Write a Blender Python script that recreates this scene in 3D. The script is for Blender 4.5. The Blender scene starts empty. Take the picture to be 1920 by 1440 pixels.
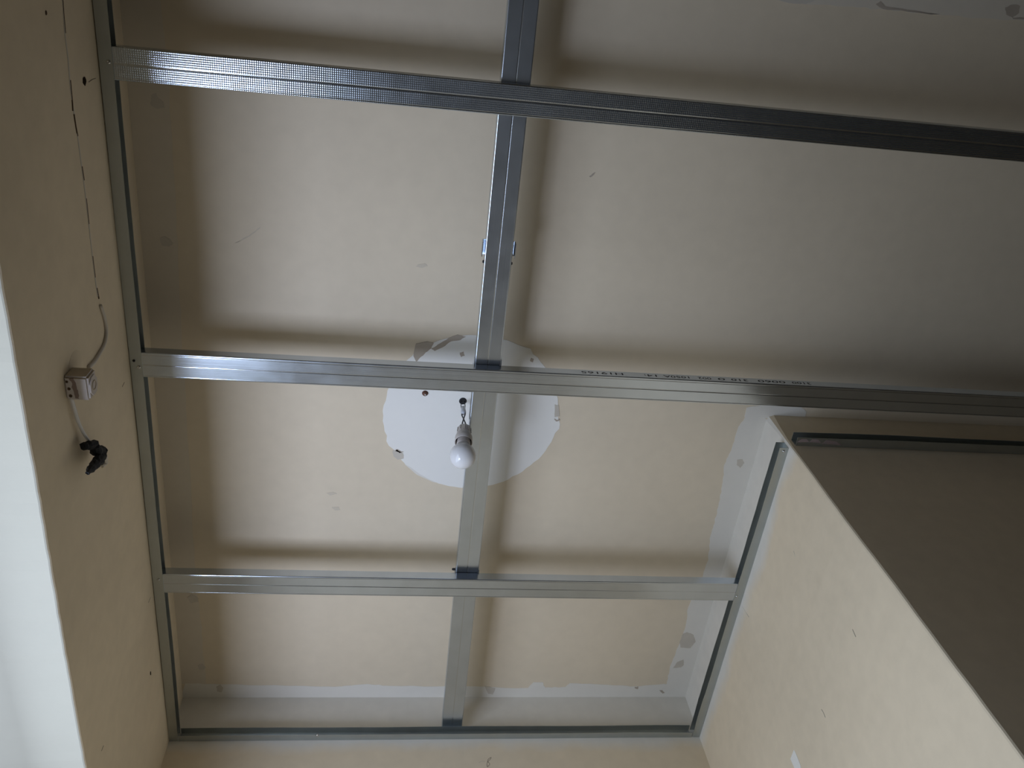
import bpy, bmesh, math, random
from mathutils import Vector, Matrix

# ---------------------------------------------------------------- camera
SC = bpy.context.scene
COL = SC.collection
CAMZ = 1.10
RW = [(0.9902470, -0.1019937, -0.0949111), (0.0474536, 0.8874112, -0.4585297), (0.1309923, 0.4495538, 0.8835963)]
FPX = 1569.4
cam = bpy.data.cameras.new('camera')
cam.sensor_fit = 'HORIZONTAL'; cam.sensor_width = 36.0; cam.lens = 36.0 * FPX / 1920.0
cam.clip_start = 0.02
cam_o = bpy.data.objects.new('camera', cam); COL.objects.link(cam_o)
m3 = Matrix((RW[0], [-v for v in RW[1]], [-v for v in RW[2]])).transposed()
cam_o.matrix_world = Matrix.Translation((0, 0, CAMZ)) @ m3.to_4x4()
SC.camera = cam_o

# ---------------------------------------------------------------- light and exposure
w = bpy.data.worlds.new('world'); SC.world = w; w.use_nodes = True
bg = w.node_tree.nodes['Background']
bg.inputs[0].default_value = (0.80, 0.90, 1.0, 1); bg.inputs[1].default_value = 0.6
SC.view_settings.view_transform = 'Standard'; SC.view_settings.look = 'None'
SC.view_settings.gamma = 1.0; SC.view_settings.exposure = 0.0; SC.view_settings.use_curve_mapping = False

def area(name, loc, direction, sx, sy, power, color, spread=180):
    l = bpy.data.lights.new(name, 'AREA'); l.shape = 'RECTANGLE'; l.size = sx; l.size_y = sy
    l.energy = power; l.color = color; l.spread = math.radians(spread)
    o = bpy.data.objects.new(name, l); COL.objects.link(o)
    o.location = loc
    # local x along world Y, light shines along local -Z
    z = -Vector(direction).normalized(); x = Vector((0, 1, 0)); y = z.cross(x).normalized(); x = y.cross(z)
    o.rotation_euler = Matrix((x, y, z)).transposed().to_euler()
    return o
DOOR_A, DOOR_B, LINTEL = 0.36, 1.80, 2.32
DY = (DOOR_A + DOOR_B)/2
# daylight through the window, and daylight thrown up by its deep sunlit sill
SILL = 0.62
area('window_daylight', (-0.95, DY, 1.5), (1, 0, -0.3), 1.40, 1.5, 25, (0.66, 0.78, 1.0))
area('sill_daylight', (-1.24, 1.12, SILL+0.02), (0.0, 0, 1), 0.8, 0.7, 19.0, (0.63, 0.735, 1.0), 98)

# ---------------------------------------------------------------- room dimensions
ZF, ZC = CAMZ + 1.709, CAMZ + 1.866          # underside of the metal frame, underside of the ceiling
YB, YD = 2.0474, 1.0044                      # end wall, face of the projecting block
YN, XF = -3.50, 5.00                         # walls behind the photographer / far side
def xl(y): return -0.5892 - 0.0091 * (y - 0.974)
def xr(y): return 0.9686 - 0.0149 * (y - 0.974)
def ray(px, py):
    a, b = (px - 960) / FPX, (py - 720) / FPX
    return Vector((RW[0][0]*a + RW[1][0]*b + RW[2][0], RW[0][1]*a + RW[1][1]*b + RW[2][1], RW[0][2]*a + RW[1][2]*b + RW[2][2]))
def on_z(px, py, z=ZC):
    d = ray(px, py); t = (z - CAMZ) / d.z
    return Vector((d.x*t, d.y*t, z))
def on_x(px, py):
    d = ray(px, py); t = -0.5892 / d.x
    for _ in range(4): t = xl(d.y * t) / d.x
    return Vector((d.x*t, d.y*t, CAMZ + d.z*t))
def on_xr(px, py):
    d = ray(px, py); t = 0.9686 / d.x
    for _ in range(4): t = xr(d.y * t) / d.x
    return Vector((d.x*t, d.y*t, CAMZ + d.z*t))
def on_y(px, py, y=YB):
    d = ray(px, py); t = y / d.y
    return Vector((d.x*t, y, CAMZ + d.z*t))

# ---------------------------------------------------------------- materials
def new_mat(name):
    m = bpy.data.materials.new(name); m.use_nodes = True
    nt = m.node_tree
    return m, nt, nt.nodes['Principled BSDF']
def N(nt, t, **kw):
    n = nt.nodes.new(t)
    for k, v in kw.items(): setattr(n, k, v)
    return n
def plain(name, col, rough=0.6, metal=0.0, spec=0.5, coat=0.0):
    m, nt, b = new_mat(name)
    b.inputs['Base Color'].default_value = (*col, 1); b.inputs['Roughness'].default_value = rough
    b.inputs['Metallic'].default_value = metal; b.inputs['Specular IOR Level'].default_value = spec
    b.inputs['Coat Weight'].default_value = coat; b.inputs['Coat Roughness'].default_value = 0.05
    return m
CREAM = (0.735, 0.625, 0.46); PLASTER = (0.71, 0.67, 0.59)
def paint(name, col, band=None, amount=0.07, col2=PLASTER, bump=0.25):
    """matt wall paint: soft blotches, fine roller relief; band = height above which the bare plaster shows"""
    m, nt, b = new_mat(name)
    L = nt.links.new
    tc = N(nt, 'ShaderNodeTexCoord')
    n1 = N(nt, 'ShaderNodeTexNoise'); n1.inputs['Scale'].default_value = 2.2; n1.inputs['Detail'].default_value = 5
    n2 = N(nt, 'ShaderNodeTexNoise'); n2.inputs['Scale'].default_value = 28; n2.inputs['Detail'].default_value = 6
    L(tc.outputs['Object'], n1.inputs['Vector']); L(tc.outputs['Object'], n2.inputs['Vector'])
    mul = N(nt, 'ShaderNodeMath', operation='ADD'); L(n1.outputs['Fac'], mul.inputs[0])
    sc = N(nt, 'ShaderNodeMath', operation='MULTIPLY'); L(n2.outputs['Fac'], sc.inputs[0]); sc.inputs[1].default_value = 0.5
    L(sc.outputs[0], mul.inputs[1])
    mr = N(nt, 'ShaderNodeMapRange'); L(mul.outputs[0], mr.inputs['Value'])
    mr.inputs['From Min'].default_value = 0.5; mr.inputs['From Max'].default_value = 1.0
    mr.inputs['To Min'].default_value = 1 - amount; mr.inputs['To Max'].default_value = 1 + amount
    src = None
    if band is not None:
        sep = N(nt, 'ShaderNodeSeparateXYZ'); L(tc.outputs['Object'], sep.inputs[0])
        n3 = N(nt, 'ShaderNodeTexNoise'); n3.inputs['Scale'].default_value = 5; n3.inputs['Detail'].default_value = 4
        L(tc.outputs['Object'], n3.inputs['Vector'])
        ma = N(nt, 'ShaderNodeMath', operation='MULTIPLY_ADD'); L(n3.outputs['Fac'], ma.inputs[0]); ma.inputs[1].default_value = 0.10
        L(sep.outputs['Z'], ma.inputs[2])
        rg = N(nt, 'ShaderNodeMapRange'); L(ma.outputs[0], rg.inputs['Value'])
        rg.inputs['From Min'].default_value = band + 0.03; rg.inputs['From Max'].default_value = band + 0.07
        mx = N(nt, 'ShaderNodeMix', data_type='RGBA'); L(rg.outputs['Result'], mx.inputs['Factor'])
        mx.inputs['A'].default_value = (*col, 1); mx.inputs['B'].default_value = (*col2, 1)
        src = mx.outputs['Result']
    vm = N(nt, 'ShaderNodeMix', data_type='RGBA', blend_type='MULTIPLY'); vm.inputs['Factor'].default_value = 1
    if src is None: vm.inputs['A'].default_value = (*col, 1)
    else: L(src, vm.inputs['A'])
    cb = N(nt, 'ShaderNodeCombineColor')
    for k in range(3): L(mr.outputs['Result'], cb.inputs[k])
    L(cb.outputs[0], vm.inputs['B'])
    L(vm.outputs['Result'], b.inputs['Base Color'])
    b.inputs['Roughness'].default_value = 0.85; b.inputs['Specular IOR Level'].default_value = 0.15
    n4 = N(nt, 'ShaderNodeTexNoise'); n4.inputs['Scale'].default_value = 9; n4.inputs['Detail'].default_value = 8; n4.inputs['Roughness'].default_value = 0.6
    L(tc.outputs['Object'], n4.inputs['Vector'])
    bp = N(nt, 'ShaderNodeBump'); bp.inputs['Strength'].default_value = bump; bp.inputs['Distance'].default_value = 0.004
    L(n4.outputs['Fac'], bp.inputs['Height']); L(bp.outputs[0], b.inputs['Normal'])
    return m
def zinc(name, axis, knurl=False, rough=0.23, col=(0.60, 0.66, 0.735)):
    """galvanised sheet: rolling lines along the length, zinc mottling, optional knurled dots"""
    m, nt, b = new_mat(name); L = nt.links.new
    tc = N(nt, 'ShaderNodeTexCoord')
    mp = N(nt, 'ShaderNodeMapping'); s = [420.0, 420.0, 420.0]; s[axis] = 1.5
    mp.inputs['Scale'].default_value = s; L(tc.outputs['Object'], mp.inputs['Vector'])
    lines = N(nt, 'ShaderNodeTexNoise'); lines.inputs['Scale'].default_value = 1.0; lines.inputs['Detail'].default_value = 2
    L(mp.outputs[0], lines.inputs['Vector'])
    mot = N(nt, 'ShaderNodeTexNoise'); mot.inputs['Scale'].default_value = 22; mot.inputs['Detail'].default_value = 4
    L(tc.outputs['Object'], mot.inputs['Vector'])
    cr = N(nt, 'ShaderNodeMapRange'); L(mot.outputs['Fac'], cr.inputs['Value'])
    cr.inputs['From Min'].default_value = 0.3; cr.inputs['From Max'].default_value = 0.7
    cr.inputs['To Min'].default_value = 0.95; cr.inputs['To Max'].default_value = 1.03
    mx = N(nt, 'ShaderNodeMix', data_type='RGBA', blend_type='MULTIPLY'); mx.inputs['Factor'].default_value = 1
    mx.inputs['A'].default_value = (*col, 1)
    cc = N(nt, 'ShaderNodeCombineColor')
    for k in range(3): L(cr.outputs['Result'], cc.inputs[k])
    L(cc.outputs[0], mx.inputs['B']); L(mx.outputs['Result'], b.inputs['Base Color'])
    b.inputs['Metallic'].default_value = 1.0
    rr = N(nt, 'ShaderNodeMapRange'); L(mot.outputs['Fac'], rr.inputs['Value'])
    rr.inputs['From Min'].default_value = 0.3; rr.inputs['From Max'].default_value = 0.7
    rr.inputs['To Min'].default_value = rough - 0.015; rr.inputs['To Max'].default_value = rough + 0.02
    L(rr.outputs['Result'], b.inputs['Roughness'])
    bp = N(nt, 'ShaderNodeBump'); bp.inputs['Strength'].default_value = 0.25; bp.inputs['Distance'].default_value = 0.0004
    L(lines.outputs['Fac'], bp.inputs['Height']); last = bp
    if knurl:
        sep = N(nt, 'ShaderNodeSeparateXYZ'); L(tc.outputs['Object'], sep.inputs[0])
        sn = []
        for k in ('X', 'Y'):
            mm = N(nt, 'ShaderNodeMath', operation='MULTIPLY'); L(sep.outputs[k], mm.inputs[0]); mm.inputs[1].default_value = 2*math.pi/0.0040
            s_ = N(nt, 'ShaderNodeMath', operation='SINE'); L(mm.outputs[0], s_.inputs[0]); sn.append(s_)
        pr = N(nt, 'ShaderNodeMath', operation='ADD'); L(sn[0].outputs[0], pr.inputs[0]); L(sn[1].outputs[0], pr.inputs[1])
        b2 = N(nt, 'ShaderNodeBump'); b2.inputs['Strength'].default_value = 0.5; b2.inputs['Distance'].default_value = 0.00012
        L(pr.outputs[0], b2.inputs['Height']); L(bp.outputs[0], b2.inputs['Normal']); last = b2
    L(last.outputs[0], b.inputs['Normal'])
    return m

M = dict(
    wall=paint('cream_wall_paint', CREAM),
    wall_band=paint('cream_wall_paint_bare_top', CREAM, band=ZF - 0.03),
    ceil=paint('cream_ceiling_paint', (0.69, 0.59, 0.44), amount=0.05),
    plaster=paint('bare_plaster', (0.73, 0.69, 0.61), amount=0.03),
    white=paint('white_plaster', (0.82, 0.795, 0.73), amount=0.02),
    faint=paint('faint_stain', (0.60, 0.52, 0.40), amount=0.05),
    border=paint('weathered_plaster', (0.655, 0.585, 0.475), amount=0.04),
    soft=paint('shaded_wall_smear', (0.56, 0.465, 0.335), amount=0.1),  # wall colour darkened to imitate the brown shade above the box
    dab=paint('grey_plaster_dab', (0.44, 0.375, 0.30), amount=0.10),
    dab_light=paint('pale_plaster_dab', (0.57, 0.515, 0.43), amount=0.10),
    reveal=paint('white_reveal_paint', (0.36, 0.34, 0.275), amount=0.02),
    floor=paint('dusty_floor', (0.20, 0.185, 0.165), amount=0.2),
    zx=zinc('galvanised_cross_profile', 0), zk=zinc('galvanised_knurled_profile', 0, True, 0.19, (0.56, 0.62, 0.69)),
    zsm=plain('smooth_rolled_rib', (0.55, 0.59, 0.63), 0.16, 1.0),
    zy=zinc('galvanised_runner', 1), zu=zinc('galvanised_channel', 1, rough=0.42, col=(0.50, 0.53, 0.52)),
    zux=zinc('galvanised_channel_cross', 0, rough=0.42, col=(0.50, 0.53, 0.52)),
    clip=zinc('galvanised_clip', 2, rough=0.22, col=(0.72, 0.74, 0.76)),
    screw=plain('zinc_screw', (0.62, 0.62, 0.60), 0.25, 1.0),
    screw_dark=plain('black_screw', (0.03, 0.03, 0.03), 0.4, 0.6),
    rust=plain('rusty_screw', (0.16, 0.075, 0.05), 0.6, 0.4),
    black=plain('black_wire', (0.012, 0.012, 0.014), 0.45),
    tape=plain('black_tape', (0.012, 0.012, 0.013), 0.75, spec=0.25),
    opal=plain('opal_glass', (0.74, 0.73, 0.72), 0.12, 0.0, 0.5),
    holder=plain('cream_bakelite', (0.50, 0.46, 0.42), 0.4),
    neck=plain('bulb_collar', (0.62, 0.57, 0.54), 0.35),
    inside=plain('holder_dark_inside', (0.035, 0.022, 0.02), 0.7),
    sleeve=plain('terminal_sleeve', (0.50, 0.52, 0.55), 0.3),
    box=paint('box_plastic_shaded', (0.50, 0.42, 0.31), amount=0.12),  # box colour darkened for the faces in shade
    box_face=paint('box_plastic_lit', (0.60, 0.54, 0.50), amount=0.08),  # paler copy for the front and bottom faces
    cable=plain('painted_cable', (0.60, 0.55, 0.48), 0.6),
    cable_white=plain('white_cable', (0.74, 0.72, 0.70), 0.5),
    groove=plain('dark_groove', (0.10, 0.065, 0.04), 0.95, spec=0.1),
    groove_soft=plain('brown_groove', (0.27, 0.20, 0.17), 0.9, spec=0.1),
    hole=plain('hole_lining', (0.03, 0.022, 0.016), 1.0, spec=0.0),
    pencil=plain('pencil_mark', (0.30, 0.25, 0.20), 0.9, spec=0.1),
    ink=plain('printed_ink', (0.05, 0.05, 0.05), 0.7, spec=0.2),
    frame=plain('door_frame_white', (0.78, 0.79, 0.80), 0.4),
)

# ---------------------------------------------------------------- helpers
def obj(name, bm, mat, parent=None, smooth=False):
    me = bpy.data.meshes.new(name)
    bmesh.ops.recalc_face_normals(bm, faces=bm.faces)
    if smooth:
        for f in bm.faces: f.smooth = True
    bm.to_mesh(me); bm.free()
    for mm in (mat if isinstance(mat, (list, tuple)) else [mat]): me.materials.append(mm)
    o = bpy.data.objects.new(name, me); COL.objects.link(o)
    if parent is not None:
        o.parent = parent; o.matrix_parent_inverse = parent.matrix_world.inverted()
    return o
def struct(name, bm, mat, label=None):
    o = obj(name, bm, mat); o['kind'] = 'structure'
    if label: o['label'] = label
    return o
def empty(name, loc, label, cat, group=None):
    o = bpy.data.objects.new(name, None); COL.objects.link(o); o.empty_display_size = 0.02
    o.matrix_world = Matrix.Translation(loc)
    return tag(o, label, cat, group)
def tag(o, label, cat, group=None):
    o['label'] = label; o['category'] = cat
    if group: o['group'] = group
    return o
def prism(bm, pts, z0, z1):
    a = [bm.verts.new((p[0], p[1], z0)) for p in pts]; b = [bm.verts.new((p[0], p[1], z1)) for p in pts]
    n = len(pts); fs = [bm.faces.new(a), bm.faces.new(b[::-1])]
    for i in range(n): fs.append(bm.faces.new((a[i], a[(i+1) % n], b[(i+1) % n], b[i])))
    return fs
def box(bm, lo, hi):
    return prism(bm, [(lo[0], lo[1]), (hi[0], lo[1]), (hi[0], hi[1]), (lo[0], hi[1])], lo[2], hi[2])
def sweep(bm, rings):
    """rings: list of equal-length point loops; closed tube with caps"""
    vs = [[bm.verts.new(p) for p in r] for r in rings]; n = len(rings[0])
    for a, b in zip(vs, vs[1:]):
        for i in range(n): bm.faces.new((a[i], a[(i+1) % n], b[(i+1) % n], b[i]))
    bm.faces.new(vs[0][::-1]); bm.faces.new(vs[-1])
def tube(bm, pts, r, seg=8):
    pts = [Vector(p) for p in pts]; rings = []
    up = Vector((0.31, 0.17, 0.93))
    for i, p in enumerate(pts):
        d = (pts[min(i+1, len(pts)-1)] - pts[max(i-1, 0)]).normalized()
        s = d.cross(up).normalized(); t = s.cross(d)
        rr = r[i] if isinstance(r, (list, tuple)) else r
        rings.append([p + rr*(math.cos(2*math.pi*k/seg)*s + math.sin(2*math.pi*k/seg)*t) for k in range(seg)])
    sweep(bm, rings)
def lathe(bm, prof, axis_o, axis_d, seg=28):
    """prof: (radius, height along axis)"""
    d = Vector(axis_d).normalized(); s = d.cross(Vector((1, 0.2, 0.1))).normalized(); t = d.cross(s); o = Vector(axis_o)
    rings = [[o + d*h + max(r, 1e-5)*(math.cos(2*math.pi*k/seg)*s + math.sin(2*math.pi*k/seg)*t) for k in range(seg)] for r, h in prof]
    sweep(bm, rings)
def catmull(pts, n=6):
    pts = [Vector(p) for p in pts]; out = []
    P = [2*pts[0]-pts[1]] + pts + [2*pts[-1]-pts[-2]]
    for i in range(1, len(P)-2):
        a, b, c, d = P[i-1:i+3]
        for k in range(n):
            t = k/n
            out.append(0.5*((2*b) + (c-a)*t + (2*a-5*b+4*c-d)*t*t + (-a+3*b-3*c+d)*t**3))
    out.append(pts[-1]); return out
def screw_head(name, parent, p, d, mat, r=0.0042):
    """pan head with a cross recess"""
    bm = bmesh.new()
    lathe(bm, [(0, 0.0026), (r*0.22, 0.0012), (r*0.30, 0.0025), (r*0.7, 0.0022), (r, 0.0009), (r, -0.0006), (r*0.5, -0.0008), (r*0.45, -0.006), (0, -0.006)], p, d, 12)
    return obj(name, bm, mat, parent, True)

# ---------------------------------------------------------------- the room shell
rnd = random.Random(5)
bm = bmesh.new(); box(bm, (-0.95, YN-0.25, -0.12), (XF+0.25, YB+0.3, 0.0)); floor = struct('floor', bm, M['floor'])
bm = bmesh.new(); box(bm, (-0.95, YN-0.25, ZC), (XF+0.25, YB+0.3, ZC+0.16)); ceiling = struct('ceiling', bm, M['ceil'], 'cream painted ceiling with bare plaster borders')

# left wall with the door opening; the arris of the lintel is slightly uneven
bm = bmesh.new(); T = 0.30
def wall_piece(y0, y1, z0, z1):
    return prism(bm, [(xl(y0), y0), (xl(y1), y1), (xl(y1)-T, y1), (xl(y0)-T, y0)], z0, z1)
wall_piece(YN, DOOR_A, 0, ZC+0.001); wall_piece(DOOR_B, YB+0.25, 0, ZC+0.001)
n = 60; rings = []
for i in range(n+1):
    y = DOOR_A + (DOOR_B-DOOR_A)*i/n
    e = rnd.uniform(-1, 1)*0.0011 + 0.0012*math.sin(y*9); x = xl(y)
    rings.append([(x, y, ZC+0.001), (x, y, LINTEL+0.004+e), (x-0.0015, y, LINTEL+0.0012+e), (x-0.004, y, LINTEL+e), (x-T, y, LINTEL), (x-T, y, ZC+0.001)])
sweep(bm, rings)
prism(bm, [(xl(DOOR_A), DOOR_A), (xl(DOOR_B), DOOR_B), (xl(DOOR_B)-T, DOOR_B), (xl(DOOR_A)-T, DOOR_A)], 0, SILL-0.03)
bmesh.ops.recalc_face_normals(bm, faces=bm.faces)
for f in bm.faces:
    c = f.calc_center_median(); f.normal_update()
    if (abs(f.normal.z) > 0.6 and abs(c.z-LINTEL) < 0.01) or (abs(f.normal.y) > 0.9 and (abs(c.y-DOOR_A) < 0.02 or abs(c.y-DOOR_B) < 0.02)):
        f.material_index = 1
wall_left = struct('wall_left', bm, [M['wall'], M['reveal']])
# window frame at the outer edge of the opening and the deep sill slab
bm = bmesh.new(); xo = xl(0.85)-T
for lo, hi in (((xo-0.06, DOOR_A-0.01, SILL-0.02), (xo+0.004, DOOR_A+0.04, LINTEL)), ((xo-0.06, DOOR_B-0.04, SILL-0.02), (xo+0.004, DOOR_B+0.01, LINTEL)),
               ((xo-0.06, DOOR_A+0.04, LINTEL-0.05), (xo+0.004, DOOR_B-0.04, LINTEL+0.01))):
    box(bm, lo, hi)
struct('window_1', bm, M['frame'])
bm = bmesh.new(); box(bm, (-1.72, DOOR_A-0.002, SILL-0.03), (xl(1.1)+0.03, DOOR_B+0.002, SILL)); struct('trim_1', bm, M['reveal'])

bm = bmesh.new(); box(bm, (xl(YB)-0.02, YB, 0), (xr(YB)+0.02, YB+0.25, ZC+0.001)); wall_end = struct('wall_end', bm, M['wall_band'])
# projecting block: light side face and shaded front face meeting at an uneven plastered corner
bm = bmesh.new(); n = 70; rings = []
for i in range(n+1):
    z = (ZC+0.001)*i/n
    e = rnd.uniform(-1, 1)*0.0010 + 0.0016*math.sin(z*6.3+1) + 0.001*math.sin(z*17)
    t_ = max(0.0, (z-(ZF-0.05))/(ZC-ZF+0.05))
    r = 0.005 + 0.012*t_*t_
    x0, y0 = xr(YD)+e, YD+e*0.5
    rings.append([(xr(YB), YB+0.01, z), (x0, y0+r, z), (x0+r*0.3, y0+r*0.3, z), (x0+r, y0, z), (XF, YD, z), (XF, YB+0.01, z)])
sweep(bm, rings); bmesh.ops.recalc_face_normals(bm, faces=bm.faces)
for f in bm.faces:
    f.normal_update()
    if f.normal.x < -0.6: f.material_index = 1
wall_right = struct('wall_right', bm, [M['wall'], M['wall_band']])
bm = bmesh.new(); box(bm, (xl(YN)-T, YN-0.25, 0), (XF+0.25, YN, ZC+0.001)); struct('wall_back', bm, M['wall'])
bm = bmesh.new(); box(bm, (XF, YN, 0), (XF+0.25, YB+0.01, ZC+0.001)); struct('wall_far', bm, M['wall'])

# ---------------------------------------------------------------- bare plaster borders, patches and marks on ceiling and walls
def slab(name, pts, z, th, mat, parent, label=None):
    bm = bmesh.new(); prism(bm, [(p[0], p[1]) for p in pts], z-th, z+0.002)
    o = obj(name, bm, mat, parent)
    if label: o['label'] = label
    return o
def ragged(pts, amp, n=7, closed=True, seed=1):
    r = random.Random(seed); out = []; m = len(pts); rng = m if closed else m-1
    for i in range(rng):
        a, b = Vector(pts[i]), Vector(pts[(i+1) % m])
        for k in range(n):
            p = a.lerp(b, k/n)
            out.append(p + Vector((r.uniform(-amp, amp), r.uniform(-amp, amp), 0)) * (1 if k else 0.4))
    if not closed: out.append(Vector(pts[-1]))
    return out
def border(px, wall_pts, seed, mat='plaster'):
    line = ragged([on_z(*q) for q in px], 0.0018, 6, False, seed)
    slab('plaster_border', line + [Vector(p) for p in wall_pts], ZC, 0.0004+seed*0.00004, M[mat], ceiling, 'bare plaster strip where an old cornice was removed')
border([(292, -60), (314, 120), (322, 250), (328, 360), (334, 500), (340, 620), (349, 770), (357, 900), (365, 1055), (373, 1130), (380, 1200), (386, 1284)],
       [(xl(1.99)-0.01, 1.99, 0), (xl(-0.1)-0.01, -0.1, 0)], 2, 'border')
border([(348, 1281), (420, 1283), (560, 1286), (640, 1287), (690, 1282), (730, 1286), (860, 1287), (990, 1290), (1000, 1279), (1017, 1279), (1022, 1289), (1060, 1288), (1068, 1281), (1140, 1284), (1190, 1287), (1240, 1283), (1264, 1280), (1290, 1281)],
       [(xr(YB)+0.01, YB+0.01, 0), (xl(YB)-0.01, YB+0.01, 0)], 3)
border([(1408, 762), (1398, 782), (1384, 800), (1372, 840), (1358, 872), (1354, 910), (1347, 950), (1338, 985), (1331, 1010), (1328, 1050), (1312, 1095), (1290, 1140), (1284, 1180), (1270, 1215), (1258, 1245), (1250, 1279), (1248, 1300)],
       [(xr(YB)+0.01, YB+0.01, 0), (xr(YD)+0.01, YD+0.02, 0)], 4)
pts = ragged([on_z(*q) for q in ((1400, 764), (1440, 757), (1500, 760), (1512, 772))], 0.0018, 5, False, 6)
slab('plaster_border', pts + [Vector((pts[-1].x, YD+0.01, 0)), Vector((pts[0].x, YD+0.01, 0))], ZC, 0.0008, M['plaster'], ceiling)
# band of old filler crossing the ceiling beyond the frame
border([(1290, -35), (1380, -18), (1440, -4), (1500, 6), (1600, 12), (1640, 17), (1700, 22), (1760, 28), (1830, 34), (1920, 40), (2050, 52)],
       [tuple(on_z(2050, -60)), tuple(on_z(1290, -110))], 8, 'border')

# white disc left by an old ceiling rose
cx, cy, cr = 0.183, 1.0425, 0.2245
r = random.Random(11); pts = []
for k in range(96):
    a = 2*math.pi*k/96
    rr = cr + r.uniform(-1, 1)*0.0018 + 0.002*math.sin(5*a) + (0.006 if 0.05 < (a % 1.3) < 0.16 else 0)
    pts.append((cx+rr*math.cos(a), cy+rr*math.sin(a)))
slab('rose_patch', pts, ZC, 0.0007, M['white'], ceiling, 'round white unpainted patch left by a ceiling rose')
DABS = [  # outline on the photograph's ceiling, kind
    ([(284, 178), (292, 174), (297, 184), (306, 190), (309, 202), (295, 204), (282, 196)], 'dab_light'),
    ([(300, 446), (308, 443), (317, 447), (325, 456), (318, 462), (303, 460)], 'dab_light'),
    ([(351, 1120), (360, 1114), (371, 1120), (372, 1128), (358, 1131)], 'dab_light'),
    ([(371, 1247), (380, 1244), (386, 1252), (380, 1256), (373, 1254)], 'dab_light'),
    ([(406, 1287), (413, 1283), (419, 1290), (415, 1298), (407, 1296)], 'dab_light'),
    ([(780, 644), (800, 640), (813, 643), (809, 653), (795, 664), (786, 672), (780, 679), (775, 667)], 'dab'),
    ([(809, 653), (826, 643), (840, 634), (858, 627), (874, 631), (860, 638), (846, 640), (830, 651), (815, 658)], 'dab'),
    ([(862, 661), (869, 659), (871, 667), (864, 669)], 'dab'),
    ([(995, 671), (1001, 673), (999, 679), (994, 677)], 'dab'),
    ([(1040, 758), (1048, 760), (1049, 780), (1040, 782)], 'dab_light'),
    ([(736, 845), (744, 842), (756, 850), (757, 859), (746, 862), (738, 855)], 'dab_light'),
    ([(727, 812), (733, 815), (742, 840), (736, 842), (729, 826)], 'plaster'),
    ([(756, 862), (790, 885), (820, 905), (812, 904), (782, 890), (760, 872)], 'plaster'),
    ([(1040, 784), (1044, 787), (1049, 785), (1050, 788), (1044, 790), (1039, 787)], 'dab'),
    ([(741, 845), (746, 842), (752, 846), (757, 847), (750, 849), (744, 846)], 'dab'),
    ([(1382, 862), (1392, 861), (1395, 868), (1388, 877), (1381, 871)], 'dab_light'),
    ([(1280, 1188), (1288, 1185), (1300, 1190), (1304, 1203), (1294, 1215), (1276, 1214), (1274, 1204)], 'dab_light'),
    ([(1262, 1252), (1270, 1241), (1281, 1236), (1282, 1246), (1277, 1251)], 'dab_light'),
    ([(1236, 1294), (1242, 1294), (1246, 1299), (1242, 1300)], 'dab'),
    ([(909, 1286), (929, 1290), (924, 1302), (915, 1300)], 'dab_light'),
    ([(1190, 1288), (1197, 1287), (1196, 1292), (1190, 1290)], 'dab'),
    ([(1337, 1003), (1349, 1010), (1346, 1024), (1335, 1058), (1329, 1066), (1333, 1045), (1343, 1014)], 'plaster'),
    ([(783, 496), (797, 494), (802, 499), (790, 502), (780, 500)], 'faint'),
    ([(612, 924), (625, 922), (632, 926), (618, 929)], 'faint'),
    ([(622, 951), (635, 950), (638, 956), (628, 957)], 'faint'),
    ([(1105, 331), (1112, 325), (1116, 323), (1113, 328), (1107, 333)], 'dab'),
    ([(440, 456), (462, 444), (480, 432), (489, 424), (487, 429), (470, 442), (452, 452)], 'faint'),
    ([(1642, 8), (1650, 2), (1660, 12), (1690, 16), (1740, 24), (1762, 27), (1740, 27), (1690, 20), (1655, 17)], 'dab'),
    ([(1884, 14), (1900, 8), (1912, 11), (1910, 24), (1898, 33), (1886, 27)], 'dab'),
    ([(1456, 0), (1500, -6), (1530, 0), (1510, 8), (1480, 6)], 'dab_light'),
    ([(1898, 33), (1925, 32), (1925, 36), (1900, 36)], 'dab'),
]
for i, (q, k) in enumerate(DABS):
    pts = ragged([on_z(*p) for p in q], 0.0009, 4, True, 30+i)
    slab('plaster_dab', pts, ZC, 0.0011 if k.startswith('dab') else 0.0004, M[k], ceiling)

def wall_strip(name, pts, wid, nrm, mat, parent, th=0.0006):
    """flat ribbon lying on a wall along a polyline"""
    nrm = Vector(nrm); bm = bmesh.new(); rings = []
    pts = [Vector(p) for p in pts]
    for i, p in enumerate(pts):
        d = (pts[min(i+1, len(pts)-1)] - pts[max(i-1, 0)]).normalized(); s = d.cross(nrm).normalized()
        hw = (wid[i] if isinstance(wid, (list, tuple)) else wid)/2
        rings.append([p - s*hw - nrm*0.002, p - s*hw*0.9 + nrm*th, p + s*hw*0.9 + nrm*th, p + s*hw - nrm*0.002])
    sweep(bm, rings)
    return obj(name, bm, mat, parent)
def blob(name, p, ry, rz, nrm, mat, parent, th=0.0007, seed=0, n=14):
    nrm = Vector(nrm).normalized(); u = nrm.cross(Vector((0, 0, 1))).normalized(); v = u.cross(nrm); r = random.Random(seed)
    bm = bmesh.new(); a = []; b = []
    for k in range(n):
        t = 2*math.pi*k/n; s = r.uniform(0.85, 1.15)
        q = Vector(p) + u*ry*s*math.cos(t) + v*rz*s*math.sin(t)
        a.append(bm.verts.new(q - nrm*0.002)); b.append(bm.verts.new(q + nrm*th))
    bm.faces.new(a); bm.faces.new(b[::-1])
    for k in range(n): bm.faces.new((a[k], a[(k+1) % n], b[(k+1) % n], b[k]))
    return obj(name, bm, mat, parent)
NL = (1, 0.0091, 0)
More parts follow.
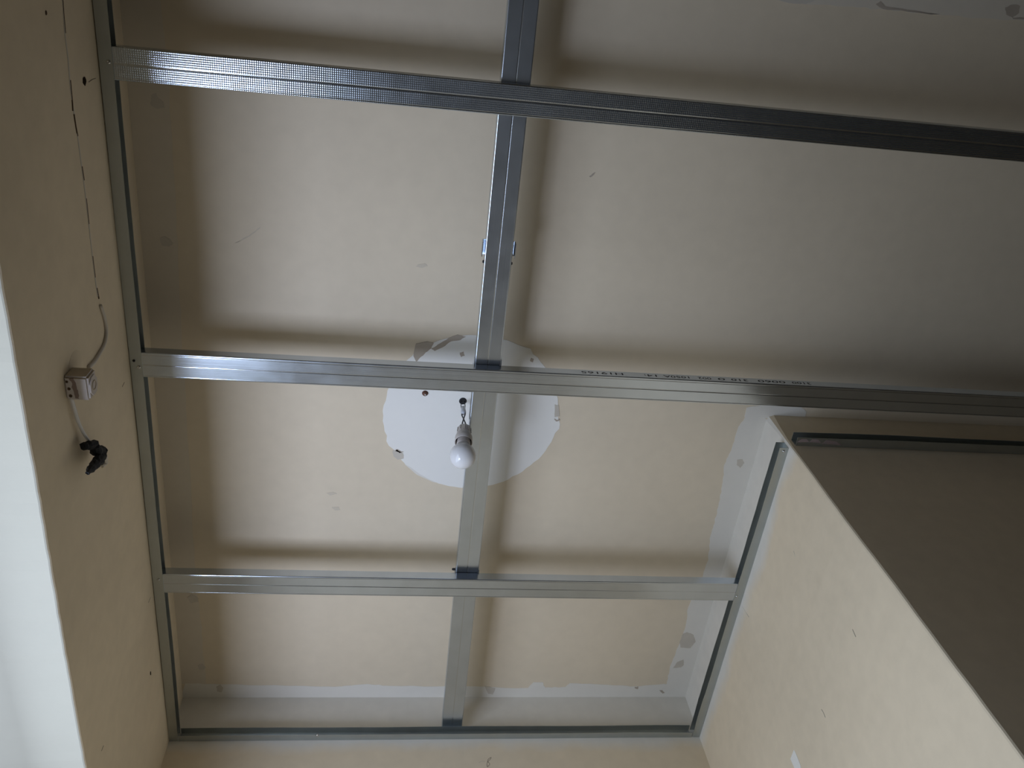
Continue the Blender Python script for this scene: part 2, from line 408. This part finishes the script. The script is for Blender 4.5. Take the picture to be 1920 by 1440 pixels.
# chased cable line running along the left wall to the box, open in places
line = [(113, -60), (117, 0), (121, 60), (127, 110), (131, 160), (135, 190), (141, 230), (147, 270), (153, 315), (159, 360), (165, 410), (171, 465), (177, 515), (183, 556)]
wall_strip('filled_chase', catmull([on_x(*q) for q in line], 4), 0.0035, NL, M['cable'], wall_left, 0.0009)
for q in ([(117, 0), (119, 30), (122, 62)], [(131, 150), (135, 192), (136, 208)], [(138, 214), (142, 240), (145, 255)], [(153, 312), (155, 326), (157, 338)], [(161, 372), (163, 390), (166, 420)], [(181, 540), (183, 551), (185, 560)], [(173, 480), (176, 505), (178, 520)]):
    wall_strip('open_chase', [on_x(*p) for p in q], 0.0022 if q[0][0] in (117, 161, 173) else 0.0032, NL, M['groove'], wall_left, 0.0013)
blob('drill_hole', on_x(158, 152), 0.0075, 0.0075, NL, M['hole'], wall_left, 0.0009, 3)
blob('drill_hole', on_x(282, 1262), 0.006, 0.0032, NL, M['hole'], wall_left, 0.0009, 4)
blob('drill_hole', on_x(86, 24), 0.0035, 0.003, NL, M['groove'], wall_left, 0.0007, 5)
blob('drill_hole', on_x(151, 675), 0.004, 0.005, NL, M['hole'], wall_left, 0.0009, 6)
wall_strip('scratch', [on_x(166, 154), on_x(173, 149), on_x(179, 147)], 0.0011, NL, M['pencil'], wall_left)
wall_strip('scratch', [on_x(229, 725), on_x(231, 721), on_x(233, 717)], 0.0014, NL, M['pencil'], wall_left)
wall_strip('scratch', [on_x(278, 1130), on_x(282, 1120)], 0.0008, NL, M['pencil'], wall_left)
wall_strip('scratch', [on_x(190, 1408), on_x(194, 1398)], 0.0011, NL, M['pencil'], wall_left)
# marks on the light side wall and the end wall
NR = (-1, -0.0149, 0)
q = [on_xr(*p) for p in ((1575, 979), (1570, 983), (1567, 992), (1567, 1003), (1571, 1016), (1577, 1018), (1581, 1010), (1583, 998), (1582, 986), (1579, 981))]
wall_strip('filler_ring', catmull(q + [q[0]], 3), 0.0016, NR, M['dab_light'], wall_right, 0.0005)
blob('filler_chip', on_xr(1576, 981), 0.006, 0.0035, NR, M['dab'], wall_right, 0.0006, 8)
for a in ([(1564, 965), (1559, 975), (1557, 990)], [(1563, 1008), (1568, 1014), (1573, 1020)], [(1488, 1033), (1491, 1042), (1492, 1050)], [(1392, 1137), (1398, 1147), (1404, 1157)], [(1540, 1330), (1544, 1337), (1547, 1345)], [(1598, 1180), (1601, 1187), (1604, 1194)], [(1516, 1140), (1518, 1145)]):
    wall_strip('scratch', [on_xr(*p) for p in a], 0.0012, NR, M['dab_light'], wall_right, 0.0005)
blob('filler_patch', on_xr(1488, 1420), 0.016, 0.05, NR, M['white'], wall_right, 0.0004, 12, 18)
q = catmull([on_y(*p) for p in ((913, 1438), (916, 1436), (918, 1432), (914, 1428), (916, 1423), (921, 1420), (919, 1424), (914, 1429), (913, 1434), (914, 1438))], 3)
wall_strip('pencil_mark', q, 0.0013, (0, -1, 0), M['pencil'], wall_end, 0.0005)
wall_strip('pencil_mark', [on_y(898, 1430), on_y(904, 1427), on_y(909, 1428)], 0.0012, (0, -1, 0), M['dab_light'], wall_end, 0.0005)

# ---------------------------------------------------------------- metal ceiling frame
UH, UD_, TH = 0.028, 0.0265, 0.0008
def channel(name, pts, inward, mat, label, seed, flange=UD_, wob=0.0):
    """U shaped wall channel swept along a slightly wavy path; open side faces the room"""
    r = random.Random(seed); path = catmull([Vector((p[0], p[1], 0)) for p in pts], 8); rings = []
    inw = Vector((inward[0], inward[1], 0))
    for i, p in enumerate(path):
        w1 = flange + wob*(math.sin(i*0.37+seed) + r.uniform(-0.5, 0.5)); w2 = flange + wob*(math.sin(i*0.29+seed*2) + r.uniform(-0.5, 0.5))
        dz = 0.0 + wob*0.4*math.sin(i*0.21+seed)
        prof = [(0, 0), (w1, 0), (w1, TH), (TH, TH), (TH, UH-TH), (w2, UH-TH), (w2, UH), (0, UH)]
        rings.append([p + inw*a + Vector((0, 0, ZF+b+dz)) for a, b in prof])
    bm = bmesh.new(); sweep(bm, rings)
    root = empty(name, rings[0][0], label, 'metal channel')
    obj('track', bm, mat, root)
    return root
G = 0.0022   # the left and front channels stand off the uneven wall here and there
ch_left = channel('wall_channel', [(xl(y)+g_, y) for y, g_ in ((YB-0.001, 0.0005), (1.75, G), (1.4, 0.0015), (1.0, G), (0.6, 0.0008), (0.25, G), (-0.2, 0.001), (-0.9, 0.0015), (YN+0.001, 0.0005))],
                  (1, 0), M['zu'], 'long galvanised channel screwed along the wall above the junction box', 3, 0.0245, 0.0004)
ch_end = channel('wall_channel', [(x, YB-g_) for x, g_ in ((xl(YB)+0.0265, 0.0), (-0.3, 0.001), (0.0, 0.0004), (0.3, 0.0012), (0.6, 0.0003), (0.8, 0.001), (xr(YB)-0.027, 0.0))],
                 (0, -1), M['zux'], 'galvanised channel on the end wall holding the foot of the runner', 7, 0.0205, 0.0007)
ch_right = channel('wall_channel', [(xr(y)-g_, y) for y, g_ in ((YB-0.001, 0.0002), (1.93, 0.0012), (1.8, 0.0002), (1.5, 0.0008), (1.25, 0.0003), (YD+0.008, 0.0003))],
                   (-1, 0), M['zu'], 'short galvanised channel on the light side wall ending at the outer corner', 5, 0.0235, 0.0007)
ch_front = channel('wall_channel', [(x, YD-g_) for x, g_ in ((xr(YD)+0.014, 0.0), (1.2, G), (1.5, 0.0015), (1.9, 0.0025), (2.4, 0.001), (XF-0.001, 0.0))],
                   (0, -1), M['zux'], 'galvanised channel along the shaded wall with plaster smears on it', 9, 0.0235, 0.0005)
screw_head('screw', ch_left, (xl(0.245)+0.019, 0.243, ZF), (0, 0, -1), M['screw'])
screw_head('screw', ch_left, (xl(0.86)+0.019, 0.872, ZF), (0, 0, -1), M['screw'])
screw_head('screw', ch_left, (xl(0.86)+0.010, 0.857, ZF), (0, 0, -1), M['screw_dark'], 0.003)
screw_head('screw', ch_left, (xl(1.47)+0.016, 1.465, ZF), (0, 0, -1), M['screw'], 0.0036)
screw_head('screw', ch_right, (xr(1.49)-0.018, 1.492, ZF), (0, 0, -1), M['screw'])
screw_head('screw', ch_right, (xr(1.02)-0.012, 1.022, ZF), (0, 0, -1), M['screw'], 0.0036)
screw_head('screw', ch_end, tuple(on_z(595, 1379, ZF)), (0, 0, -1), M['screw'], 0.0045)
# smears of plaster on the front channel
for i, q in enumerate(([(1495, 829), (1503, 823), (1512, 823), (1518, 829)], [(1518, 829), (1524, 823), (1534, 824), (1541, 831)], [(1541, 832), (1550, 825), (1566, 827), (1580, 835)])):
    pts = ragged([on_z(*p, ZF) for p in q], 0.0005, 4, True, 60+i); bm = bmesh.new(); prism(bm, [(p.x, p.y) for p in pts], ZF-0.0005, ZF+0.0004)
    obj('plaster_smear', bm, M['groove_soft'], ch_front)

def profile(name, along, c, a0, a1, z, mat, label, cat, grooves):
    """C shaped ceiling profile 60 x 26 mm; along = 0 runs in X at Y=c, along = 1 runs in Y at X=c"""
    hw, h, t = 0.0300, 0.0260, 0.0007
    R_ = 0.0024; arc = [(R_*(1-math.cos(a)), R_*(1-math.sin(a))) for a in (0, 0.35, 0.7, 1.0, 1.3, math.pi/2)]
    low = [(-hw, h)] + [(-hw+a, b) for a, b in arc]
    for g, gw, gd in grooves:
        low += [(g-gw, 0.0), (g-gw*0.55, gd*0.7), (g, gd), (g+gw*0.55, gd*0.7), (g+gw, 0.0)]
    low += [(hw-a, b) for a, b in arc[::-1]] + [(hw, h), (hw-0.008, h), (hw-0.008, h-t), (hw-t, h-t), (hw-t, 0.002), (hw-0.0018, t)]
    for g, gw, gd in grooves[::-1]:
        low += [(g+gw, t), (g+gw*0.55, gd*0.7+t), (g, gd+t), (g-gw*0.55, gd*0.7+t), (g-gw, t)]
    low += [(-hw+0.0018, t), (-hw+t, 0.002), (-hw+t, h-t), (-hw+0.008, h-t), (-hw+0.008, h)]
    L_ = a1-a0; n = max(2, int(L_/0.25)); rings = []
    for i in range(n+1):
        s = a0 + L_*i/n
        rings.append([(s, c+u, z+v) if along == 0 else (c-u, s, z+v) for u, v in low])
    bm = bmesh.new(); sweep(bm, rings)
    root = empty(name, (a0, c, z) if along == 0 else (c, a0, z), label, cat)
    bmesh.ops.recalc_face_normals(bm, faces=bm.faces)
    for f in bm.faces:
        c_ = f.calc_center_median(); u = (c_.y-c) if along == 0 else (c-c_.x)
        if c_.z < z+0.002 and any(abs(u-g) < gw for g, gw, gd in grooves): f.material_index = 1
    o = obj('steel_profile', bm, [mat, M['zsm']], root)
    return root
ZB = ZF + TH
B1, B2, B3, RX = 0.2447, 0.8668, 1.4789, 0.1962
gk = [(0.0, 0.0021, 0.0006), (0.0262, 0.0012, 0.0004)]
g2 = [(-0.0240, 0.0010, 0.0003), (0.0, 0.0017, 0.0006), (0.0262, 0.0010, 0.0004)]
g3 = [(-0.0262, 0.0010, 0.0004), (0.0, 0.0012, 0.0006), (0.0262, 0.0010, 0.0004)]
bar1 = profile('cross_profile', 0, B1, xl(B1)+0.003, XF-0.001, ZB, M['zk'], 'knurled galvanised cross profile with dotted face, farthest from the end wall', 'metal profile', gk)
bar2 = profile('cross_profile', 0, B2, xl(B2)+0.003, XF-0.001, ZB, M['zx'], 'galvanised profile with printed lettering crossing the white round patch', 'metal profile', g2)
bar3 = profile('cross_profile', 0, B3, xl(B3)+0.004, xr(B3)-0.003, ZB, M['zx'], 'short galvanised profile between the wall channels nearest the end wall', 'metal profile', g3)
ZR = ZF + UH + 0.0002
runner = profile('main_runner', 1, RX, YN+0.001, YB-0.004, ZR, M['zy'], 'galvanised main runner lying on top of the three cross profiles', 'metal profile', [(0.0, 0.0013, 0.00022)])

# printed production code on the upstanding side of the second profile, upside down as it was laid
def lettering(txt, x_right, width, zc, h):
    cu = bpy.data.curves.new('txt', 'FONT'); cu.body = txt; cu.size = 1.0
    to = bpy.data.objects.new('txt', cu); COL.objects.link(to)
    dg = bpy.context.evaluated_depsgraph_get(); me = bpy.data.meshes.new_from_object(to.evaluated_get(dg))
    bpy.data.objects.remove(to)
    xs = [v.co.x for v in me.vertices]; ys = [v.co.y for v in me.vertices]
    sx = width/(max(xs)-min(xs)); sy = h/(max(ys)-min(ys)); cy_ = (max(ys)+min(ys))/2
    for v in me.vertices:
        x, y = (v.co.x-min(xs))*sx, (v.co.y-cy_)*sy
        v.co = (x_right - x, B2-0.0300-0.00015, zc - y)     # side faces -Y; read from that side the text is inverted
    me.materials.append(M['ink'])
    o = bpy.data.objects.new('printed_code', me); COL.objects.link(o); o.parent = bar2; o.matrix_parent_inverse = bar2.matrix_world.inverted()
    o['label'] = 'small dark production code printed upside down'
    return o
def bx(px):   # X on the side face of the second profile under a picture column
    return on_z(px, 690 + (px-890)*0.0486, ZB+0.013).x
for txt, p0, p1 in (('H19165', 1090, 1168), ('14:', 1208, 1231), ('1050A', 1244, 1292), ('002', 1309, 1333), ('0', 1346, 1359), ('310', 1371, 1402), ('0060', 1421, 1472), ('3100', 1485, 1520)):
    lettering(txt, bx(p1), bx(p1)-bx(p0), ZB+0.0135, 0.0105)

# spring hanger gripping the runner, with its rod to the ceiling
hy = 0.562
hang = empty('runner_hanger', (RX, hy, ZR), 'bright spring hanger clipped on the runner between two cross profiles', 'hanger')
bm = bmesh.new(); box(bm, (RX-0.0285, hy-0.015, ZR+0.0085), (RX+0.0285, hy+0.015, ZR+0.0100)); obj('clip_plate', bm, M['clip'], hang)
for s in (-1, 1):
    bm = bmesh.new(); x = RX + s*0.0300
    prof = [(0.0, 0.024), (0.0008, 0.026), (0.0065, 0.0235), (0.0078, 0.015), (0.0070, 0.004), (0.0052, 0.004), (0.0058, 0.015), (0.0048, 0.021), (0.0, 0.023)]
    rings = [[(x + s*a, y, ZR+b) for a, b in prof] for y in (hy-0.017, hy+0.017)]
    sweep(bm, rings); lug = obj('side_lug', bm, M['clip'], hang)
    screw_head('lug_screw', lug, (x+s*0.0008, hy+0.030, ZR+0.010), (s, 0, 0), M['screw_dark'], 0.0035)
bm = bmesh.new(); tube(bm, [(RX, hy, ZR+0.006), (RX, hy, ZC+0.005)], 0.002, 10); obj('rod', bm, M['screw'], hang)
bm = bmesh.new(); lathe(bm, [(0, -0.0035), (0.008, -0.0035), (0.009, -0.001), (0.009, 0.002), (0, 0.002)], (RX, hy, ZC), (0, 0, 1), 16); obj('ceiling_plug', bm, M['screw'], hang)

# cross connectors straddling the runner above each cross profile
names = {B1: 'galvanised cross connector clip where the runner meets the knurled profile', B2: 'galvanised cross connector clip over the runner beside the hanging bulb', B3: 'galvanised cross connector clip over the runner at the profile nearest the end wall'}
for by in (B1, B2, B3):
    c = empty('cross_connector', (RX, by, ZB+0.02), names[by], 'connector')
    ln = {B1: 0.026, B2: 0.043, B3: 0.038}[by]
    bm = bmesh.new(); box(bm, (RX-0.0322, by-0.020, ZR+0.0262), (RX+0.0322, by+0.020, ZR+0.0272)); obj('saddle', bm, M['zy'], c)
    for s in (-1, 1):
        bm = bmesh.new(); x0, x1 = sorted((RX+s*0.0302, RX+s*0.0316))
        lp = 0.118 if (by == B2 and s < 0) else ln
        pts = [(by-ln, ZR+0.012), (by-0.020, ZR+0.0265), (by+0.020, ZR+0.0265), (by+lp, ZR+0.014), (by+lp, ZR+0.002), (by+0.024, ZR+0.0005), (by+0.020, ZB+0.012), (by-0.020, ZB+0.012), (by-0.024, ZR+0.0005), (by-ln, ZR+0.002)]
        sweep(bm, [[(x, y, z) for y, z in pts] for x in (x0, x1)]); leg = obj('leg', bm, M['zy'], c)
        if by == B3 and s < 0:
            bm = bmesh.new(); lathe(bm, [(0, 0.0), (0.0032, 0.0), (0.0036, 0.004), (0.0028, 0.009), (0, 0.0095)], (RX-0.0312, by-0.034, ZR+0.008), (-1, 0, 0), 12); obj('bolt', bm, M['screw_dark'], leg)

# ---------------------------------------------------------------- hanging bulb
hook = Vector((0.1565, 1.004, ZC)); top = Vector((0.1545, 1.006, CAMZ+1.7335)); ctr = Vector((0.147, 1.018, CAMZ+1.627))
ax = (ctr-top).normalized()
lamp = empty('hanging_bulb', hook, 'opal light bulb in a cream holder hanging on black wires from the white patch', 'light bulb')
bm = bmesh.new(); lathe(bm, [(0, 0.004), (0.0095, 0.002), (0.0098, -0.0012), (0.0086, -0.0018), (0.0076, -0.0010), (0, -0.0010)], hook, (0, 0, 1), 18); obj('ceiling_outlet', bm, M['black'], lamp)
mid = hook.lerp(top, 0.40)
for s in (-1, 1):
    bm = bmesh.new()
    tube(bm, catmull([hook + Vector((s*0.004, 0, 0.002)), hook.lerp(top, 0.2) + Vector((s*0.005, 0.001, 0)), mid + Vector((s*0.003, 0, 0))], 5), 0.0011)
    obj('supply_wire', bm, M['black'], lamp)
    bm = bmesh.new()
    a = top + Vector((s*0.0065, 0.003*s, -0.004)); tw = mid.lerp(top, 0.45)
    tube(bm, catmull([mid + Vector((-s*0.002, 0, 0.003)), mid.lerp(top, 0.18) + Vector((-s*0.004, 0.002*s, 0)), tw + Vector((0, 0.0018*s, 0)), tw.lerp(a, 0.55) + Vector((s*0.001, 0, 0)), a], 6), 0.0016)
    obj('wire', bm, M['black'], lamp)
bm = bmesh.new(); d_ = (mid-hook).normalized()
lathe(bm, [(0, -0.020), (0.0052, -0.019), (0.0058, -0.008), (0.0066, 0.004), (0.0048, 0.011), (0, 0.012)], mid, d_, 14); obj('terminal_sleeve', bm, M['sleeve'], lamp, True)
# lamp holder: waisted cap and flared skirt, open at the bottom with a dark gap round the bulb collar
bm = bmesh.new()
lathe(bm, [(0, 0.0015), (0.007, 0.0), (0.012, 0.0005), (0.0150, 0.003), (0.0160, 0.010), (0.0170, 0.026), (0.0172, 0.029), (0.0192, 0.034), (0.0205, 0.039), (0.0207, 0.058), (0.0198, 0.0585), (0.0188, 0.052), (0.0186, 0.040), (0.0150, 0.036), (0, 0.036)], top, ax, 32)
hol = obj('lamp_holder', bm, M['holder'], lamp, True)
for k in range(10):
    t = 2*math.pi*k/10; u = ax.cross(Vector((1, 0, 0))).normalized(); v = ax.cross(u)
    bm = bmesh.new(); p = top + (u*math.cos(t)+v*math.sin(t))*0.0163
    tube(bm, [p + ax*0.006, p + ax*0.024 + (u*math.cos(t)+v*math.sin(t))*0.0009], 0.0013, 6); obj('grip_rib', bm, M['holder'], hol)
bm = bmesh.new(); lathe(bm, [(0, 0.0365), (0.0184, 0.0365), (0.0184, 0.0405), (0, 0.0405)], top, ax, 24); obj('dark_inside', bm, M['inside'], hol)
bm = bmesh.new(); lathe(bm, [(0, 0.040), (0.0150, 0.040), (0.0152, 0.052), (0.0160, 0.066), (0.0168, 0.072), (0, 0.073)], top, ax, 28); obj('bulb_collar', bm, M['neck'], lamp, True)
L0 = (ctr-top).length; R0 = 0.0303; prof = [(0.0163, L0-0.0345), (0.0172, L0-0.030), (0.0195, L0-0.0258)]
for k in range(5, 27):
    t = math.pi*k/26
    if R0*math.sin(t) > 0.0195 or t > 1.6: prof.append((R0*math.sin(t), L0-R0*math.cos(t)))
bm = bmesh.new(); lathe(bm, [(0, L0-0.035)] + prof, top, ax, 40); obj('bulb', bm, M['opal'], lamp, True)

# rusty screw left in the ceiling beside the outlet
sp = on_z(797, 737)
bm = bmesh.new(); lathe(bm, [(0, -0.008), (0.002, -0.0085), (0.005, -0.0075), (0.0058, -0.005), (0.0045, -0.003), (0.0075, -0.002), (0.0082, 0.001), (0, 0.002)], sp, (0, 0, 1), 16)
rs = empty('rusty_screw', sp, 'small rusty screw stuck in the white round patch', 'screw'); obj('screw_head', bm, M['rust'], rs, True)
bm = bmesh.new(); lathe(bm, [(0, -0.0098), (0.0022, -0.0095), (0.0026, -0.0085), (0, -0.008)], sp + Vector((0.0008, 0.0006, 0)), (0, 0, 1), 10); obj('bright_tip', bm, M['screw'], rs, True)

# ---------------------------------------------------------------- junction box, cable and taped wire end on the left wall
D = on_x(118, 706); bw, bh, bd = 0.047, 0.040, 0.041
x0 = xl(D.y)-0.001
jb = empty('junction_box', (x0, D.y+bw/2, D.z), 'old plaster-smeared junction box on the wall below the channel', 'junction box')
bm = bmesh.new(); box(bm, (x0, D.y, D.z), (x0+bd, D.y+bw, D.z+bh))
bmesh.ops.bevel(bm, geom=[e for e in bm.edges], offset=0.0035, segments=2, affect='EDGES')
bmesh.ops.recalc_face_normals(bm, faces=bm.faces)
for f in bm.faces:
    f.normal_update(); f.material_index = 1 if f.normal.z < -0.6 or f.normal.x > 0.6 else 0  # shade put into the colour: front and bottom paler, other faces darker
body = obj('box_body', bm, [M['box'], M['box_face']], jb)
bm = bmesh.new(); r_ = 0.0175; c0 = Vector((x0+bd, D.y+bw*0.52, D.z+bh*0.5))
pts = [(c0.y + r_*1.2*math.cos(t)*0.92, c0.z + r_*math.sin(t)) for t in [2*math.pi*k/8+math.pi/8 for k in range(8)]]
sweep(bm, [[(c0.x-0.001, y, z) for y, z in pts], [(c0.x+0.0022, y, z) for y, z in pts]]); cov = obj('cover', bm, M['box_face'], jb)
bm = bmesh.new(); tube(bm, [c0 + Vector((0.0022, 0.0085*math.cos(2*math.pi*k/20), 0.0085*math.sin(2*math.pi*k/20))) for k in range(21)], 0.0011, 6); obj('cover_ring', bm, M['box'], cov)
pts = ragged([Vector((x0+a, D.y+b, 0)) for a, b in ((0.010, 0.004), (0.017, 0.003), (0.021, 0.012), (0.0215, 0.024), (0.023, 0.034), (0.022, 0.043), (0.016, 0.042), (0.0155, 0.030), (0.013, 0.020), (0.015, 0.012))], 0.0006, 3, True, 70)
bm = bmesh.new(); prism(bm, [(p.x, p.y) for p in pts], D.z-0.0006, D.z+0.002); obj('broken_entry', bm, M['groove_soft'], body)
for k, (xx, yy, r2) in enumerate(((0.006, 0.010, 0.0022), (0.008, 0.024, 0.0026), (0.009, 0.038, 0.0028))):
    bm = bmesh.new(); lathe(bm, [(0, -0.001), (r2, -0.001), (r2*1.1, 0.0008), (0, 0.0008)], (x0+xx, D.y+yy, D.z), (0, 0, 1), 9); obj('cable_hole', bm, M['groove'], body)
# plaster cone by the cable entry and the bare cable running into the box
bm = bmesh.new(); q = [on_x(*p) + Vector((0.0025, 0, 0)) for p in ((186, 572), (194, 598), (197, 622), (193, 645), (184, 662), (174, 678), (163, 690))]
tube(bm, catmull(q, 5), [0.0030 + 0.0012*i/30 for i in range(31)], 8); pc = obj('entry_cable', bm, M['cable'], jb, True); pc['label'] = 'painted cable curving into the box'
def mound(p, r, h, sy, mat):
    bm = bmesh.new(); lathe(bm, [(0, h)] + [(r*math.sin(t), h*math.cos(t)**2) for t in (0.3, 0.6, 0.9, 1.2, 1.5)] + [(r, -0.002), (0, -0.002)], (0, 0, 0), (1, 0, 0), 20)
    for v in bm.verts: v.co = Vector(p) + Vector((v.co.x, v.co.y*sy, v.co.z))
    return obj('plaster_smear', bm, mat, jb, True)
mound(on_x(142, 690), 0.034, 0.005, 1.0, M['wall'])

q = [on_x(*p) + Vector((o_, 0, 0)) for p, o_ in (((126, 745), 0.006), ((132, 768), 0.007), ((137, 788), 0.008), ((144, 808), 0.010), ((150, 824), 0.014), ((155, 837), 0.018))]
tw = empty('taped_cable_end', on_x(128, 757), 'white cable end below the junction box wrapped in black tape', 'cable')
bm = bmesh.new(); tube(bm, catmull(q, 5), 0.0030, 8); obj('cable', bm, M['cable_white'], tw, True)
bm = bmesh.new(); tube(bm, catmull([q[0]+Vector((0.001, 0.001, 0.004)), q[2]+Vector((0, 0.002, 0.005)), q[3]+Vector((-0.002, 0.002, 0.004)), q[5]+Vector((-0.004, 0, 0.002))], 6), 0.0016, 6); obj('bare_core', bm, M['cable'], tw, True)
def tp(px, py, off):
    d = ray(px, py); p = on_x(px, py); return Vector((0, 0, CAMZ)) + (p-Vector((0, 0, CAMZ)))*(1-off/0.589)
# crumpled wad: a bent, flattened sleeve of tape
spine = [tp(155, 837, 0.018), tp(165, 835, 0.022), tp(176, 834, 0.024), tp(180, 845, 0.024), tp(190, 846, 0.022), tp(188, 858, 0.026), tp(182, 866, 0.034), tp(174, 876, 0.042), tp(164, 887, 0.050)]
sp_ = catmull(spine, 3); rad = []
for i in range(len(sp_)):
    f = i/(len(sp_)-1); rad.append((0.0066 + 0.0042*math.sin(f*math.pi) + 0.0010*math.sin(i*2.3))*(1 if f < 0.93 else 0.55))
bm = bmesh.new(); tube(bm, sp_, rad, 9)
r3 = random.Random(4)
for v in bm.verts: v.co += Vector((r3.uniform(-1, 1), r3.uniform(-1, 1), r3.uniform(-1, 1)))*0.0011
obj('tape_wrap', bm, M['tape'], tw)
bm = bmesh.new(); tube(bm, [tp(192, 850, 0.010), tp(197, 858, 0.006), tp(197, 868, 0.003), tp(191, 874, 0.001)], [0.004, 0.005, 0.0055, 0.004], 8); obj('plaster_plug', bm, M['cable'], tw)
bm = bmesh.new(); tube(bm, [tp(188, 846, 0.018), tp(196, 848, 0.008), tp(200, 842, 0.001)], 0.0012, 6); obj('thin_core', bm, M['groove'], tw)
